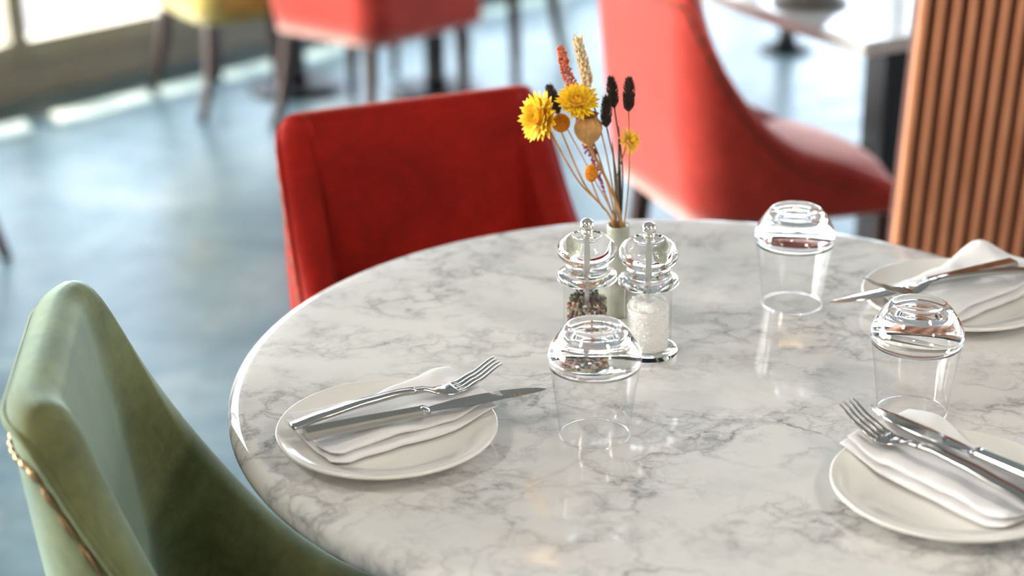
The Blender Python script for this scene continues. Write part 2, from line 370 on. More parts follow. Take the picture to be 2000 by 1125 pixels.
# ------------------------------------------------------------------ chairs
def make_chair(name, shp, zb, m, label, cat='chair', group=None, Ls=.34, nails=True, zseat=.47, rear=.165, legm='darkwood', dz=0, droop=.02):
    b, r, fl, lean, k, Ht, Ha, u0, L, q = shp
    TH = .047
    th = PI / 2 - fl; U = b + r * th + Ls
    def pth(u):
        su = 1 if u >= 0 else -1; u = abs(u)
        if u < b: x, y, a = u, 0, 0
        elif u < b + r * th: a = (u - b) / r; x, y = b + r * math.sin(a), r - r * math.cos(a)
        else:
            e = u - b - r * th; a = th; x, y = b + r * math.sin(th) + e * math.cos(th), r - r * math.cos(th) + e * math.sin(th)
        return Vector((su * x, y)), Vector((math.cos(a), su * math.sin(a))), Vector((-su * math.sin(a), math.cos(a)))
    def H(u):
        w_ = max(0, abs(u) - u0) / L
        d_ = max(0, (abs(u) - (U - Ls * .45)) / (Ls * .45))
        return Ha + dz + (Ht - Ha) * math.exp(-w_ ** q) - droop * d_ * d_
    tl = math.tan(lean)
    def mp(p, z): return Vector((p.x * (1 + k * (z - .4)), p.y - tl * (z - .4), z))
    root = empty(name, (0, 0, 0)); tag(root, label, cat, group)
    # upholstered shell
    us = []
    n1 = 84
    for i in range(n1 + 1): us.append(-U + 2 * U * i / n1)
    secs = []
    def section(u, push=0, shr=1):
        P, T, I = pth(u); h = H(u) - (1 - shr) * TH * .5; rr = TH / 2
        if push: P = P + T * (push if u > 0 else -push)
        pts = []
        def off(o): return TH / 2 + (o - TH / 2) * shr
        for j in range(9):
            z = zb + (h - rr * .8 - zb) * j / 8; o = 0.0
            if j == 0: o = .006
            pts.append(mp(P + I * off(o - .004 * math.sin(PI * j / 8)), z))
        for j in range(1, 8):
            a = PI * j / 8; pts.append(mp(P + I * off(TH / 2 - rr * math.cos(a)), h - rr * .8 + rr * .8 * math.sin(a)))
        for j in range(7):
            z = (h - rr * .8) + (zb + .02 - (h - rr * .8)) * j / 6
            pts.append(mp(P + I * off(TH + .010 * math.sin(PI * j / 6)), z))
        return pts
    for p_, s_ in ((.0235, .12), (.021, .5), (.013, .85)): secs.append(section(-U, p_, s_))
    for u in us: secs.append(section(u))
    for p_, s_ in ((.013, .85), (.021, .5), (.0235, .12)): secs.append(section(U, p_, s_))
    V = []; Fc = []
    ns = len(secs[0])
    for sc in secs: V += sc
    for i in range(len(secs) - 1):
        for j in range(ns):
            j2 = (j + 1) % ns
            Fc.append((i * ns + j, i * ns + j2, (i + 1) * ns + j2, (i + 1) * ns + j))
    Fc.append(tuple(range(ns))); Fc.append(tuple((len(secs) - 1) * ns + j for j in range(ns)))
    shell = raw(V, Fc, 'backrest', m, root)
    # piping on the outer edge of the rim
    bm = bmesh.new(); pts = []
    for i in range(121):
        u = -U + 2 * U * i / 120; P, T, I = pth(u); pts.append(mp(P + I * (-.001), H(u) - TH * .40))
    tube(bm, pts, .0035, 8); finish(bm, 'piping', m, shell)
    if nails:
        bm = bmesh.new(); pts = []; rad = []; nb = int(2 * U / .0135)
        for i in range(nb * 5 + 1):
            u = -U + 2 * U * i / (nb * 5); P, T, I = pth(u); pts.append(mp(P - I * .0015, H(u) - TH * .4 - .027)); rad.append(.0008 + .0030 * abs(math.sin(PI * i / 5)) ** .7)
        tube(bm, pts, rad, 8)
        finish(bm, 'nailhead_trim', M_['nail' if m is M_['green'] else 'nail2'], shell)
    # seat cushion
    ring = []
    Us = U - .02
    for i in range(49):
        u = -Us + 2 * Us * i / 48; P, T, I = pth(u); ring.append(P + I * (TH + .006))
    e0, e1 = ring[-1], ring[0]
    for i in range(1, 12):
        f = i / 12; p = e0.lerp(e1, f); p = p + Vector((0, .05 * math.sin(PI * f) ** .6)); ring.append(p)
    c = Vector((0, sum(p.y for p in ring) / len(ring)))
    V = []; Fc = []; lv = [(.985, zb + .01), (1, zb + .03), (1, zseat - .035), (.985, zseat - .015), (.95, zseat - .002)] + [(x, zseat + .028 * (1 - x * x)) for x in (.85, .7, .5, .3, .12)]
    nr = len(ring)
    for kx, z in lv:
        for p in ring: q2 = c + (p - c) * kx; V.append(mp(q2, z))
    for i in range(len(lv) - 1):
        for j in range(nr): Fc.append((i * nr + j, i * nr + (j + 1) % nr, (i + 1) * nr + (j + 1) % nr, (i + 1) * nr + j))
    Fc.append(tuple(range(nr))[::-1]); Fc.append(tuple((len(lv) - 1) * nr + j for j in range(nr)))
    raw(V, Fc, 'seat', m, root)
    # legs
    wl = b + r * .7 + .03
    for sx in (-1, 1):
        bm = bmesh.new(); yf = r + Ls - .05
        tube(bm, smoothpts([(sx * (wl - .01), yf, zb + .04), (sx * (wl - .005), yf, zb * .5), (sx * wl, yf + .005, 0)], 4), [.021, .021, .020, .019, .0185, .017, .0155, .0145, .013], 10); finish(bm, 'leg', M_[legm], root)
        bm = bmesh.new()
        tube(bm, smoothpts([(sx * (rear - .03), .055, zb + .04), (sx * (rear - .013), .030, zb * .5), (sx * rear, -.012, 0)], 4), [.022, .022, .021, .020, .0185, .017, .0155, .0145, .013], 10); finish(bm, 'leg', M_[legm], root)
    return root
def put(o, x, y, deg): o.location = (x, y, 0); o.rotation_euler = (0, 0, R(deg - 90)); return o

SA = (.146, .042, .122, .096, .007, .838, .592, .184, .092, 1.328)
SB = (.144, .077, .08, .094, .111, .837, .474, .186, .117, 1.172)
SG = (.084, .105, .070, .116, .112, .876, .466, .149, .146, 1.51)
ch = make_chair('dining_chair', SA, .36, M_['red'], 'deep red velvet chair tucked under far side of the round marble table', group='dining chairs')
put(ch, -.123, 2.264, -67.8)
ch = make_chair('dining_chair', SG, .37, M_['green'], 'sage green velvet chair at the round marble table', group='dining chairs', Ls=.30, droop=0)
put(ch, -.373, 1.409, 7.2)
chB = make_chair('dining_chair', SB, .40, M_['coral'], 'coral red velvet chair with nailhead edging beside the slatted wooden screen', group='dining chairs', zseat=.46, dz=.012, droop=.05)
put(chB, .259, 3.133, 19.7)
chY = make_chair('dining_chair', SB, .285, M_['yellow'], 'mustard yellow chair with dark legs by the window', group='dining chairs', rear=.19, Ls=.20)
put(chY, -1.0, 5.225, 33)
chC = make_chair('dining_chair', SB, .285, M_['coral'], '', group='dining chairs', rear=.185); put(chC, -.535, 4.875, 51)
chC['label'] = 'salmon red chair standing between the mustard yellow chair and two-column table'
chD = make_chair('dining_chair', SB, .30, M_['brown'], 'dark aubergine chair with slender dark legs far behind the dried flowers', group='dining chairs', rear=.19)
put(chD, .02, 5.78, 239)
chE = copy_tree(chD); put(chE, -1.30, 3.775, 150)
chE['label'] = 'chair of which only a dark leg shows at far left edge'

# ------------------------------------------------------------------ round marble table
TC = Vector((.1692, 1.6026, 0)); TZ = .75; TR = .4494
tb = empty('dining_table', TC); tag(tb, 'round dining table with white grey-veined marble top set for three', 'table')
def bullnose(Rr, z1, rho, n=10):
    return [(Rr - rho + rho * math.cos(a), z1 - rho + rho * math.sin(a)) for a in [PI / 2 - PI * i / n for i in range(n + 1)]]
prof = [(0, TZ)] + [(Rr, TZ) for Rr in (.1, .2, .3, .4)] + bullnose(TR, TZ, .018, 14) + [(.3, TZ - .036), (0, TZ - .036)]
lathe(prof, 160, 'tabletop', M_['marble'], tb)
lathe([(0, .714), (.16, .714), (.165, .710), (.16, .700), (.05, .690), (.036, .67), (.036, .10), (.05, .06), (.05, .03), (0, .03)], 40, 'column', M_['black'], tb)
lathe([(0, .03), (.17, .03), (.19, .02), (.192, 0), (0, 0)], 48, 'base', M_['black'], tb)

# ------------------------------------------------------------------ plates
def plate_z(r):
    """top surface of a plate"""
    if r < .060: return .0065
    f = min(1, (r - .060) / .038)
    return .0065 + .0130 * (f * f * (3 - 2 * f) * .55 + f * .45)
def make_plate(x, y, label):
    pts = [(0, .0015), (.050, .0015), (.052, 0), (.056, 0), (.060, .0025)]
    pts += [(r, plate_z(r) - .0042) for r in (.068, .076, .084, .092)]
    pts += [(.0985, .0158), (.1002, .0172), (.1004, .0188), (.0996, .0199), (.0984, .0200), (.0970, .0191)]
    pts += [(r, plate_z(r)) for r in (.092, .086, .080, .074, .069, .065, .062, .060, .057)] + [(.05, .0063), (.03, .0063), (0, .0063)]
    o = lathe(pts, 96, 'side_plate', M_['china'], None, (x, y, TZ + .0002)); tag(o, label, 'plate', 'side plates on the marble table'); return o
PL = [(-.1149, 1.4420), (.4719, 1.7378), (.3654, 1.3195)]
make_plate(*PL[0], 'cream side plate on the left, nearest the green chair')
make_plate(*PL[1], 'cream side plate at the far side by the slatted screen')
make_plate(*PL[2], 'cream side plate in the lower right corner of the marble table')

# ------------------------------------------------------------------ napkins
def make_napkin(pc, cx, cy, ang, L, W, seed, label, peak=None):
    px, py = pc; ca, sa = math.cos(ang), math.sin(ang)
    V = []; Fc = []
    nx, ny = 56, 34
    layers = [(1.0, 1.0, .0095, .000, 0, 0), (.985, .955, .0095, .0088, .001, .002)]
    for li, (kl, kw, th, lift, ox, oy) in enumerate(layers):
        base = len(V)
        for side in (1, -1):
            for i in range(nx + 1):
                a = -1 + 2 * i / nx; a = math.copysign(1 - (1 - abs(a)) ** 1.6, a)
                for j in range(ny + 1):
                    b_ = -1 + 2 * j / ny; b_ = math.copysign(1 - (1 - abs(b_)) ** 1.6, b_)
                    n_ = noise.noise(Vector((a * 2.2 + seed, b_ * 1.6, li * 3.1)))
                    n3 = noise.noise(Vector((a * 5.5 + seed * 2, b_ * 2.6 + 4, li * 2.3)))
                    e1 = .0030 * noise.noise(Vector((a * 3 + seed * 3, li * 5, .3)))
                    e2 = .0030 * noise.noise(Vector((b_ * 2 + seed * 3, li * 5, 7.3)))
                    lx = a * L / 2 * kl + ox + (e2 if abs(a) > .5 else 0); ly = b_ * W / 2 * kw + oy + e1
                    X = cx + lx * ca - ly * sa; Y = cy + lx * sa + ly * ca
                    r = math.hypot(X - px, Y - py)
                    zb_ = plate_z(min(r, .099)) + .0008 if r < .099 else .0200 + .0008
                    e = max(0, (1 - abs(a) ** 10) * (1 - abs(b_) ** 7)) ** .5
                    wv = .0022 * n_ + .0013 * n3
                    # diagonal folds across the pouch
                    wv += .0010 * math.sin(9 * a + 4 * b_ + seed) * li
                    wv = wv * (.25 if li == 0 else .8)
                    sq = 1 - .38 * abs(a) ** 3
                    mid = zb_ + (th / 2 + lift) * sq + wv + .0008 * li
                    z = mid + side * th / 2 * e * sq
                    if li == 0 and side < 0: z = max(z, zb_ - .0002)
                    if peak and li == 1:
                        d = math.hypot(lx - peak[0], ly - peak[1]); z += peak[2] * math.exp(-(d / .018) ** 2)
                    V.append((X, Y, TZ + z))
        m_ = (nx + 1) * (ny + 1)
        for sd_ in range(2):
            o = base + sd_ * m_
            for i in range(nx):
                for j in range(ny):
                    q = (o + i * (ny + 1) + j, o + (i + 1) * (ny + 1) + j, o + (i + 1) * (ny + 1) + j + 1, o + i * (ny + 1) + j + 1)
                    Fc.append(q if sd_ == 0 else q[::-1])
    o = raw(V, Fc, 'napkin', M_['linen'], recalc=False)
    bm = bmesh.new(); bm.from_mesh(o.data); bmesh.ops.remove_doubles(bm, verts=bm.verts, dist=.00002); bm.to_mesh(o.data); bm.free()
    tag(o, label, 'napkin', 'folded linen napkins'); return o
make_napkin(PL[0], -.110, 1.462, R(32), .172, .088, 1.3, 'folded white linen napkin on the plate nearest the green chair')
make_napkin(PL[1], .484, 1.757, R(38), .172, .095, 4.1, 'folded white linen napkin on the plate by the slatted screen', (.07, .035, .008))
make_napkin(PL[2], .372, 1.340, R(-53), .178, .090, 8.7, 'folded white linen napkin on the plate in the lower right corner', (-.05, .03, .006))

# ------------------------------------------------------------------ cutlery
def sweep(bm, st):
    """st: list of (x, y, z, half width, half thickness); superellipse section"""
    rings = []
    sec = [(-1, -.45), (-.88, -1), (.88, -1), (1, -.45), (1, .45), (.88, 1), (-.88, 1), (-1, .45)]
    for x, y, z, hw, ht in st: rings.append([bm.verts.new((x, y + a * hw, z + c_ * ht)) for a, c_ in sec])
    for a, b in zip(rings[:-1], rings[1:]):
        for k in range(8): bm.faces.new((a[k], a[(k + 1) % 8], b[(k + 1) % 8], b[k]))
    bm.faces.new(rings[0][::-1]); bm.faces.new(rings[-1])
def interp(tab, x):
    for (x0, *a), (x1, *b) in zip(tab[:-1], tab[1:]):
        if x <= x1:
            f = max(0, (x - x0) / (x1 - x0)); f2 = f * f * (3 - 2 * f) * .5 + f * .5
            return [p + (q - p) * f2 for p, q in zip(a, b)]
    return list(tab[-1][1:])
ZF = [(0, .0), (.03, .0042), (.07, .0078), (.105, .0088), (.128, .0068), (.143, .0022), (.153, .0006), (.165, .0018), (.18, .0072), (.205, .0190)]
WF = [(0, .0068, .0016), (.03, .0066, .0018), (.08, .0056, .0022), (.115, .0041, .0022), (.128, .0040, .0018), (.140, .0072, .0011), (.150, .0110, .0009), (.160, .0118, .0009)]
def place2(root, p0, p1, L):
    a = Vector(p0); b = Vector(p1); d = (b - a).normalized()
    y = Vector((0, 0, 1)).cross(d).normalized(); z = d.cross(y)
    m = Matrix(((d.x, y.x, z.x), (d.y, y.y, z.y), (d.z, y.z, z.z))).to_4x4(); m.translation = a
    root.matrix_world = m
def make_fork(label):
    root = empty('fork', (0, 0, 0)); tag(root, label, 'fork', 'forks on the napkins')
    def st(x0, x1, n): 
        o = []
        for i in range(n + 1):
            x = x0 + (x1 - x0) * i / n; z, = interp(ZF, x); hw, ht = interp(WF, x); o.append((x, 0, z, hw, ht))
        return o
    bm = bmesh.new(); sweep(bm, st(0, .120, 30)); finish(bm, 'handle', M_['steel'], root)
    bm = bmesh.new(); sweep(bm, st(.120, .160, 22)); finish(bm, 'head', M_['steel'], root)
    for k in range(4):
        bm = bmesh.new(); s_ = []
        for i in range(15):
            f = i / 14; x = .1595 + .0455 * f; z, = interp(ZF, x); y = (k - 1.5) * (.0064 - .0006 * f)
            s_.append((x, y, z, .0021 - .0012 * f ** 1.5, .0009 - .0003 * f))
        sweep(bm, s_); finish(bm, 'tine', M_['steel'], root)
    return root
def make_knife(label):
    root = empty('table_knife', (0, 0, 0)); tag(root, label, 'knife', 'table knives on the napkins')
    bm = bmesh.new(); sweep(bm, [(x, 0, 0, *interp([(0, .0078, .0038), (.05, .0070, .0038), (.108, .0060, .0031)], x)) for x in [i * .004 for i in range(28)]]); finish(bm, 'handle', M_['steel'], root, smooth=False)
    bm = bmesh.new(); sweep(bm, [(.108, 0, 0, .0061, .0032), (.1115, 0, 0, .0063, .0033), (.115, 0, 0, .0050, .0021)]); finish(bm, 'bolster', M_['steel'], root)
    TOP = [(.114, .0042), (.125, .0066), (.145, .0098), (.165, .0108), (.19, .0098), (.21, .0062), (.222, .0018), (.229, -.0035)]
    BOT = [(.114, -.0045), (.14, -.0066), (.17, -.0082), (.2, -.0082), (.22, -.0066), (.229, -.0046)]
    bm = bmesh.new(); rings = []
    n = 46
    for i in range(n + 1):
        x = .114 + .115 * i / n; a, = interp(TOP, x); b, = interp(BOT, x)
        if .168 < x < .214: b += .0009 * abs(math.sin((x - .168) * 560))
        th = .0011 - .0005 * i / n
        rings.append([bm.verts.new((x, b, 0)), bm.verts.new((x, b + (a - b) * .35, th)), bm.verts.new((x, a - .0004, th)), bm.verts.new((x, a, 0)), bm.verts.new((x, a - .0004, -th)), bm.verts.new((x, b + (a - b) * .35, -th))])
    for a, b in zip(rings[:-1], rings[1:]):
        for k in range(6): bm.faces.new((a[k], a[(k + 1) % 6], b[(k + 1) % 6], b[k]))
    bm.faces.new(rings[0][::-1]); bm.faces.new(rings[-1])
    finish(bm, 'blade', M_['steel'], root, smooth=False)
    return root
f0 = make_fork('steel fork on the napkin nearest the green chair'); place2(f0, (-.198, 1.419, TZ + .031), (-.0135, 1.510, TZ + .0325), .205)
f1 = copy_tree(f0); f1['label'] = 'steel fork on the napkin beside the slatted screen'; place2(f1, (.556, 1.752, TZ + .037), (.370, 1.685, TZ + .037), .205)
f2 = copy_tree(f0); f2['label'] = 'steel fork on the napkin in the lower right corner'; place2(f2, (.4165, 1.247, TZ + .034), (.291, 1.409, TZ + .033), .205)
k0 = make_knife('steel knife on the napkin nearest the green chair'); place2(k0, (-.183, 1.397, TZ + .0345), (.028, 1.4845, TZ + .0345), .229)
k1 = copy_tree(k0); k1['label'] = 'steel knife pointing past the plate by the slatted screen'; place2(k1, (.540, 1.778, TZ + .036), (.330, 1.688, TZ + .030), .229)
k2 = copy_tree(k0); k2['label'] = 'serrated steel knife on the napkin in the lower right corner'; place2(k2, (.458, 1.248, TZ + .037), (.316, 1.427, TZ + .037), .229)

# ------------------------------------------------------------------ tumblers, upside down
def smooth2(pr): return [(v.x, v.z) for v in smoothpts([(r, 0, z) for r, z in pr], 5)]
def make_tumbler(x, y, label, z=TZ):
    o_ = [(.0322, .0004), (.0345, .02), (.0370, .04), (.0396, .058), (.0415, .070), (.0423, .0755), (.0425, .0785), (.0419, .0825), (.0397, .0885), (.0362, .0950),
          (.0322, .1008), (.0292, .1046), (.0272, .1068), (.0252, .1078), (.0234, .1080), (.0212, .1074), (.0180, .1062), (.0120, .1056), (0, .1055)]
    i_ = [(0, .0985), (.0150, .0985), (.0215, .0978), (.0262, .0962), (.0300, .0940), (.0340, .0905), (.0378, .0855), (.0405, .0812), (.0415, .0782), (.0417, .0755), (.0410, .070),
          (.0385, .058), (.0359, .04), (.0334, .02), (.0311, .0004)]
    ob = empty('tumbler', (x, y, z + .0003)); tag(ob, label, 'glass', 'upturned glass tumblers')
    ko = next(k for k, q in enumerate(o_) if q[1] >= .070); ki = next(k for k, q in enumerate(i_) if q[1] <= .070)
    ring = [o_[ko]] + o_[ko + 1:] + i_[:ki + 1] + [o_[ko]]
    lathe(ring, 96, 'base', M_['glass'], ob)
    wall = [(r, z_) for r, z_ in o_[:ko + 1]]
    wall = [(r - .0005, z_) for r, z_ in smooth2(wall)]
    lathe(wall, 96, 'wall', M_['thin'], ob)
    lathe([(.0317 + .0007 * math.cos(a), .0008 + .0008 * math.sin(a)) for a in [2 * PI * k / 10 for k in range(11)]], 96, 'rim', M_['glass'], ob)
    return ob
make_tumbler(.0732, 1.4553, 'clear upturned tumbler in front of the pepper and salt mills')
make_tumbler(.3001, 1.7604, 'clear upturned tumbler standing alone nearest the far table edge')
make_tumbler(.3711, 1.4935, 'clear upturned tumbler between the two right-hand plates')

# ------------------------------------------------------------------ mills
def make_mill(x, y, name, label):
    root = empty(name, (x, y, TZ + .0003)); tag(root, label, 'mill', 'clear acrylic mills')
    lathe([(0, 0), (.0288, 0), (.0300, .0012), (.0300, .0048), (.0290, .0062), (.0258, .0068), (.0240, .0070), (0, .0070)], 64, 'foot', M_['acrylic'], root)
    lathe([(.0238, .0072), (.0238, .02), (.0238, .04), (.0238, .06), (.0238, .0743)], 64, 'chamber', M_['thin'], root)
    lathe([(.0048, .0745), (.0285, .0745), (.0300, .0760), (.0300, .0800), (.0288, .0818), (.0225, .0830), (.0048, .0830), (.0048, .0745)], 64, 'collar', M_['acrylic'], root)
    head = [(0, .0836), (.0205, .0836), (.0216, .0850), (.0218, .0900), (.0212, .0925), (.0222, .0945), (.0262, .0975), (.0291, .1020), (.0298, .1065), (.0290, .1110), (.0262, .1155), (.0215, .1195), (.0165, .1222), (.0150, .1224), (.0140, .1210), (.0110, .1205), (.0060, .1215), (0, .1215)]
    lathe(head, 64, 'head', M_['acrylic'], root)
    lathe([(0, .1218), (.0055, .1218), (.0064, .1225), (.0064, .1250), (.0058, .1262), (.0058, .1270)] + [(.0074 * math.cos(a), .1325 + .0070 * math.sin(a)) for a in [R(-50 + 14 * i) for i in range(10)]] + [(0, .1396)], 32, 'knob', M_['chrome'], root)
    bm = bmesh.new(); box(bm, (0, 0, .064), .0042, .0042, .1135); finish(bm, 'spindle', M_['satin'], root, smooth=False)
    return root
PX, PY, SX_, SY_ = .0752, 1.652, .1355, 1.6385
make_mill(PX, PY, 'pepper_mill', 'clear acrylic pepper mill filled with mixed peppercorns')
make_mill(SX_, SY_, 'salt_mill', 'clear acrylic salt mill filled with coarse white salt')
# peppercorns and salt inside
bm = bmesh.new(); rnd = random.Random(3)
lv = 0; z = .0105
while z < .058:
    for rr, nn in ((.0183, 24), (.0135, 17), (.0085, 10)):
        if z < .046 and rr < .018: continue
        for k in range(nn):
            a = 2 * PI * (k + rnd.random() * .5) / nn + z * 77
            if z > .049 and math.sin(a) * rr / .0183 < (z - .052) / .006: continue
            rad = rnd.uniform(.0019, .0026)
            g_ = bmesh.ops.create_icosphere(bm, subdivisions=1, radius=rad, matrix=Matrix.Translation((rr * math.cos(a), rr * math.sin(a), z + rnd.uniform(-.0008, .0008))))
            mi = rnd.choices(range(5), (4, 4, 3, 1.6, 2))[0]
            for f in {f for v in g_['verts'] for f in v.link_faces}: f.material_index = mi
    z += .0042
o = finish(bm, 'peppercorns', PEP, None, True, (PX, PY, TZ)); tag(o, 'mixed black, brown, cream and pink peppercorns inside the pepper mill', 'peppercorns', None, 'stuff')
bm = bmesh.new(); nr, nz = 60, 30
def sr(a, z): return .0203 + .0005 * noise.noise(Vector((math.cos(a) * 9, math.sin(a) * 9, z * 700)))
rings = []
for i in range(nz + 1):
    z = .0075 + (.0515 - .0075) * i / nz; rg = []
    for k in range(nr):
        a = 2 * PI * k / nr; zz = z
        if i == nz: zz = z + .005 * math.cos(a - R(60)) + .0008 * noise.noise(Vector((math.cos(a) * 6, math.sin(a) * 6, 1)))
        rg.append(bm.verts.new((sr(a, z) * math.cos(a), sr(a, z) * math.sin(a), zz)))
    rings.append(rg)
for a, b in zip(rings[:-1], rings[1:]):
    for k in range(nr): bm.faces.new((a[k], a[(k + 1) % nr], b[(k + 1) % nr], b[k]))
bm.faces.new(rings[0][::-1])
tp = [bm.verts.new((v.co.x * .5, v.co.y * .5, .0545 + .0022 * v.co.x / .02 + .001 * rnd.random())) for v in rings[-1]]
for k in range(nr): bm.faces.new((rings[-1][k], rings[-1][(k + 1) % nr], tp[(k + 1) % nr], tp[k]))
bm.faces.new(tp)
for i in range(900):
    a = rnd.random() * 2 * PI; z = rnd.uniform(.009, .052 + .004 * math.cos(a - R(60))); rr = .0202
    if i % 4 == 0: rr = .0195 * math.sqrt(rnd.random()); z = .0525 + .0035 * math.cos(a - R(60)) * rr / .02 + .001
    bmesh.ops.create_cube(bm, size=rnd.uniform(.0008, .0016), matrix=Matrix.Translation((rr * math.cos(a), rr * math.sin(a), z)) @ Matrix.Rotation(rnd.random() * 3, 4, (rnd.random(), rnd.random(), .3)))
o = finish(bm, 'salt_crystals', M_['salt'], None, False, (SX_, SY_, TZ)); tag(o, 'coarse white salt crystals inside the salt mill', 'salt', None, 'stuff')

# ------------------------------------------------------------------ bud vase and dried flowers
VX, VY = .112, 1.745
vz = lathe([(0, .002), (.016, .002), (.0175, 0), (.0205, .001), (.0215, .006), (.0215, .045), (.0205, .058), (.0165, .070), (.0130, .079), (.0120, .088), (.0120, .0955), (.0125, .0985), (.0118, .0990), (.0100, .0985), (.0098, .088), (.0110, .078), (.0150, .066), (.0180, .055), (.0190, .04), (.0190, .008), (0, .006)], 48, 'bud_vase', M_['celadon'], None, (VX, VY, TZ + .0002))
tag(vz, 'slim grey-green ceramic bud vase behind the salt and pepper mills', 'vase')
MOUTH = Vector((VX, VY, TZ + .098))
def stem(bm, head, off=(0, 0), r=.0009, bend=(0, 0, 0), seg=6, r1=None):
    h = Vector(head); m_ = MOUTH + Vector((off[0], off[1], 0))
    low = Vector((VX - off[0] * .9, VY - off[1] * .9, TZ + .012))
    d = m_ - low
    mid = m_.lerp(h, .5) + Vector(bend)
    pts = smoothpts([low, m_, mid, h], 8)
    n = len(pts); r1 = r1 or r
    tube(bm, pts, [r + (r1 - r) * i / (n - 1) for i in range(n)], seg)
    return (pts[-1] - pts[-2]).normalized()
def frame_of(n):
    n = Vector(n).normalized(); a = Vector((0, 0, 1)) if abs(n.z) < .9 else Vector((1, 0, 0))
    x = a.cross(n).normalized(); return x, n.cross(x), n
def petal(bm, c, X, Y, Zn, ang, L, W, elev, r0, curl=.0, tip=.25):
    d = X * math.cos(ang) + Y * math.sin(ang); s_ = -X * math.sin(ang) + Y * math.cos(ang)
    rows = []
    n = 5
    p = c + d * r0; e = elev
    for i in range(n + 1):
        f = i / n; wd = W * (math.sin(PI * min(1, f * .82 + .16)) ** .7) * (1 if f < 1 else tip)
        dirv = d * math.cos(e) + Zn * math.sin(e); nn = Zn * math.cos(e) - d * math.sin(e)
        if i: p = p + dirv * (L / n)
        rows.append([bm.verts.new(p - s_ * wd / 2 + nn * wd * .14), bm.verts.new(p - nn * wd * .04), bm.verts.new(p + s_ * wd / 2 + nn * wd * .14)])
        e += curl / n
    for a, b in zip(rows[:-1], rows[1:]):
        for k in range(2): bm.faces.new((a[k], a[k + 1], b[k + 1], b[k]))
def solid(o, t=.00025):
    md = o.modifiers.new('thickness', 'SOLIDIFY'); md.thickness = t; return o
def strawflower(head, nrm, Rr, label, off, bend, rings, centre_r, sr_=.0010, stm='stem'):
    rnd = random.Random(int(head[0] * 1e5)); root = empty('strawflower', head); tag(root, label, 'flower', 'dried flowers in the bud vase')
    X, Y, Zn = frame_of(nrm); bm = bmesh.new(); c = Vector((0, 0, 0))
    for (n, Lf, Wf, el, r0, curl, h) in rings:
        ph = rnd.random() * 6
        for k in range(n):
            petal(bm, c + Zn * h * Rr, X, Y, Zn, ph + 2 * PI * (k + rnd.uniform(-.2, .2)) / n, Lf * Rr * rnd.uniform(.88, 1.1), Wf * Rr, el + rnd.uniform(-.1, .1), r0 * Rr, curl + rnd.uniform(-.15, .15))
    solid(finish(bm, 'petals', M_['petal'], root))
    bm = bmesh.new(); n = 120
    for k in range(n):
        a = k * 2.39996; q = math.sqrt(k / n) * centre_r * Rr; z = .12 * Rr + .30 * centre_r * Rr * (1 - (q / (centre_r * Rr)) ** 2)
        bmesh.ops.create_icosphere(bm, subdivisions=1, radius=.055 * Rr, matrix=Matrix.Translation(X * q * math.cos(a) + Y * q * math.sin(a) + Zn * z))
    finish(bm, 'flower_centre', M_['petal2'], root)
    bm = bmesh.new(); stem(bm, Vector(head) - Zn * .004, off, sr_, bend)
    st = finish(bm, 'stem', M_[stm], root); st.location = -Vector(head)
    return root
RS = [(22, .80, .24, .05, .20, .25, -.10), (22, .74, .24, .28, .18, .25, -.04), (20, .62, .23, .52, .16, .35, .02), (16, .46, .20, .82, .14, .5, .06), (12, .32, .17, 1.15, .10, .6, .09)]
strawflower((.0315, 1.742, .968), (-.74, -.58, .25), .0285, 'largest yellow strawflower, seen side-on, leftmost in the bouquet', (-.004, .002), (-.002, 0, -.008), RS, .30)
strawflower((.0695, 1.738, .985), (.02, -.62, .78), .0235, 'yellow strawflower topping the bouquet centre, below the wheat ear', (-.002, .004), (.004, .016, 0), RS, .36)
RS3 = [(14, .95, .20, .15, .2, -.4, -.15), (13, .80, .22, .55, .18, .2, -.05), (11, .62, .34, 1.05, .15, .75, .05), (8, .5, .36, 1.25, .1, .9, .12)]
strawflower((.1235, 1.742, .941), (.62, -.40, .40), .0140, 'small half-open yellow strawflower on the right of the bouquet', (.002, -.003), (-.009, 0, -.004), RS3, .2, .0007, 'stemg')
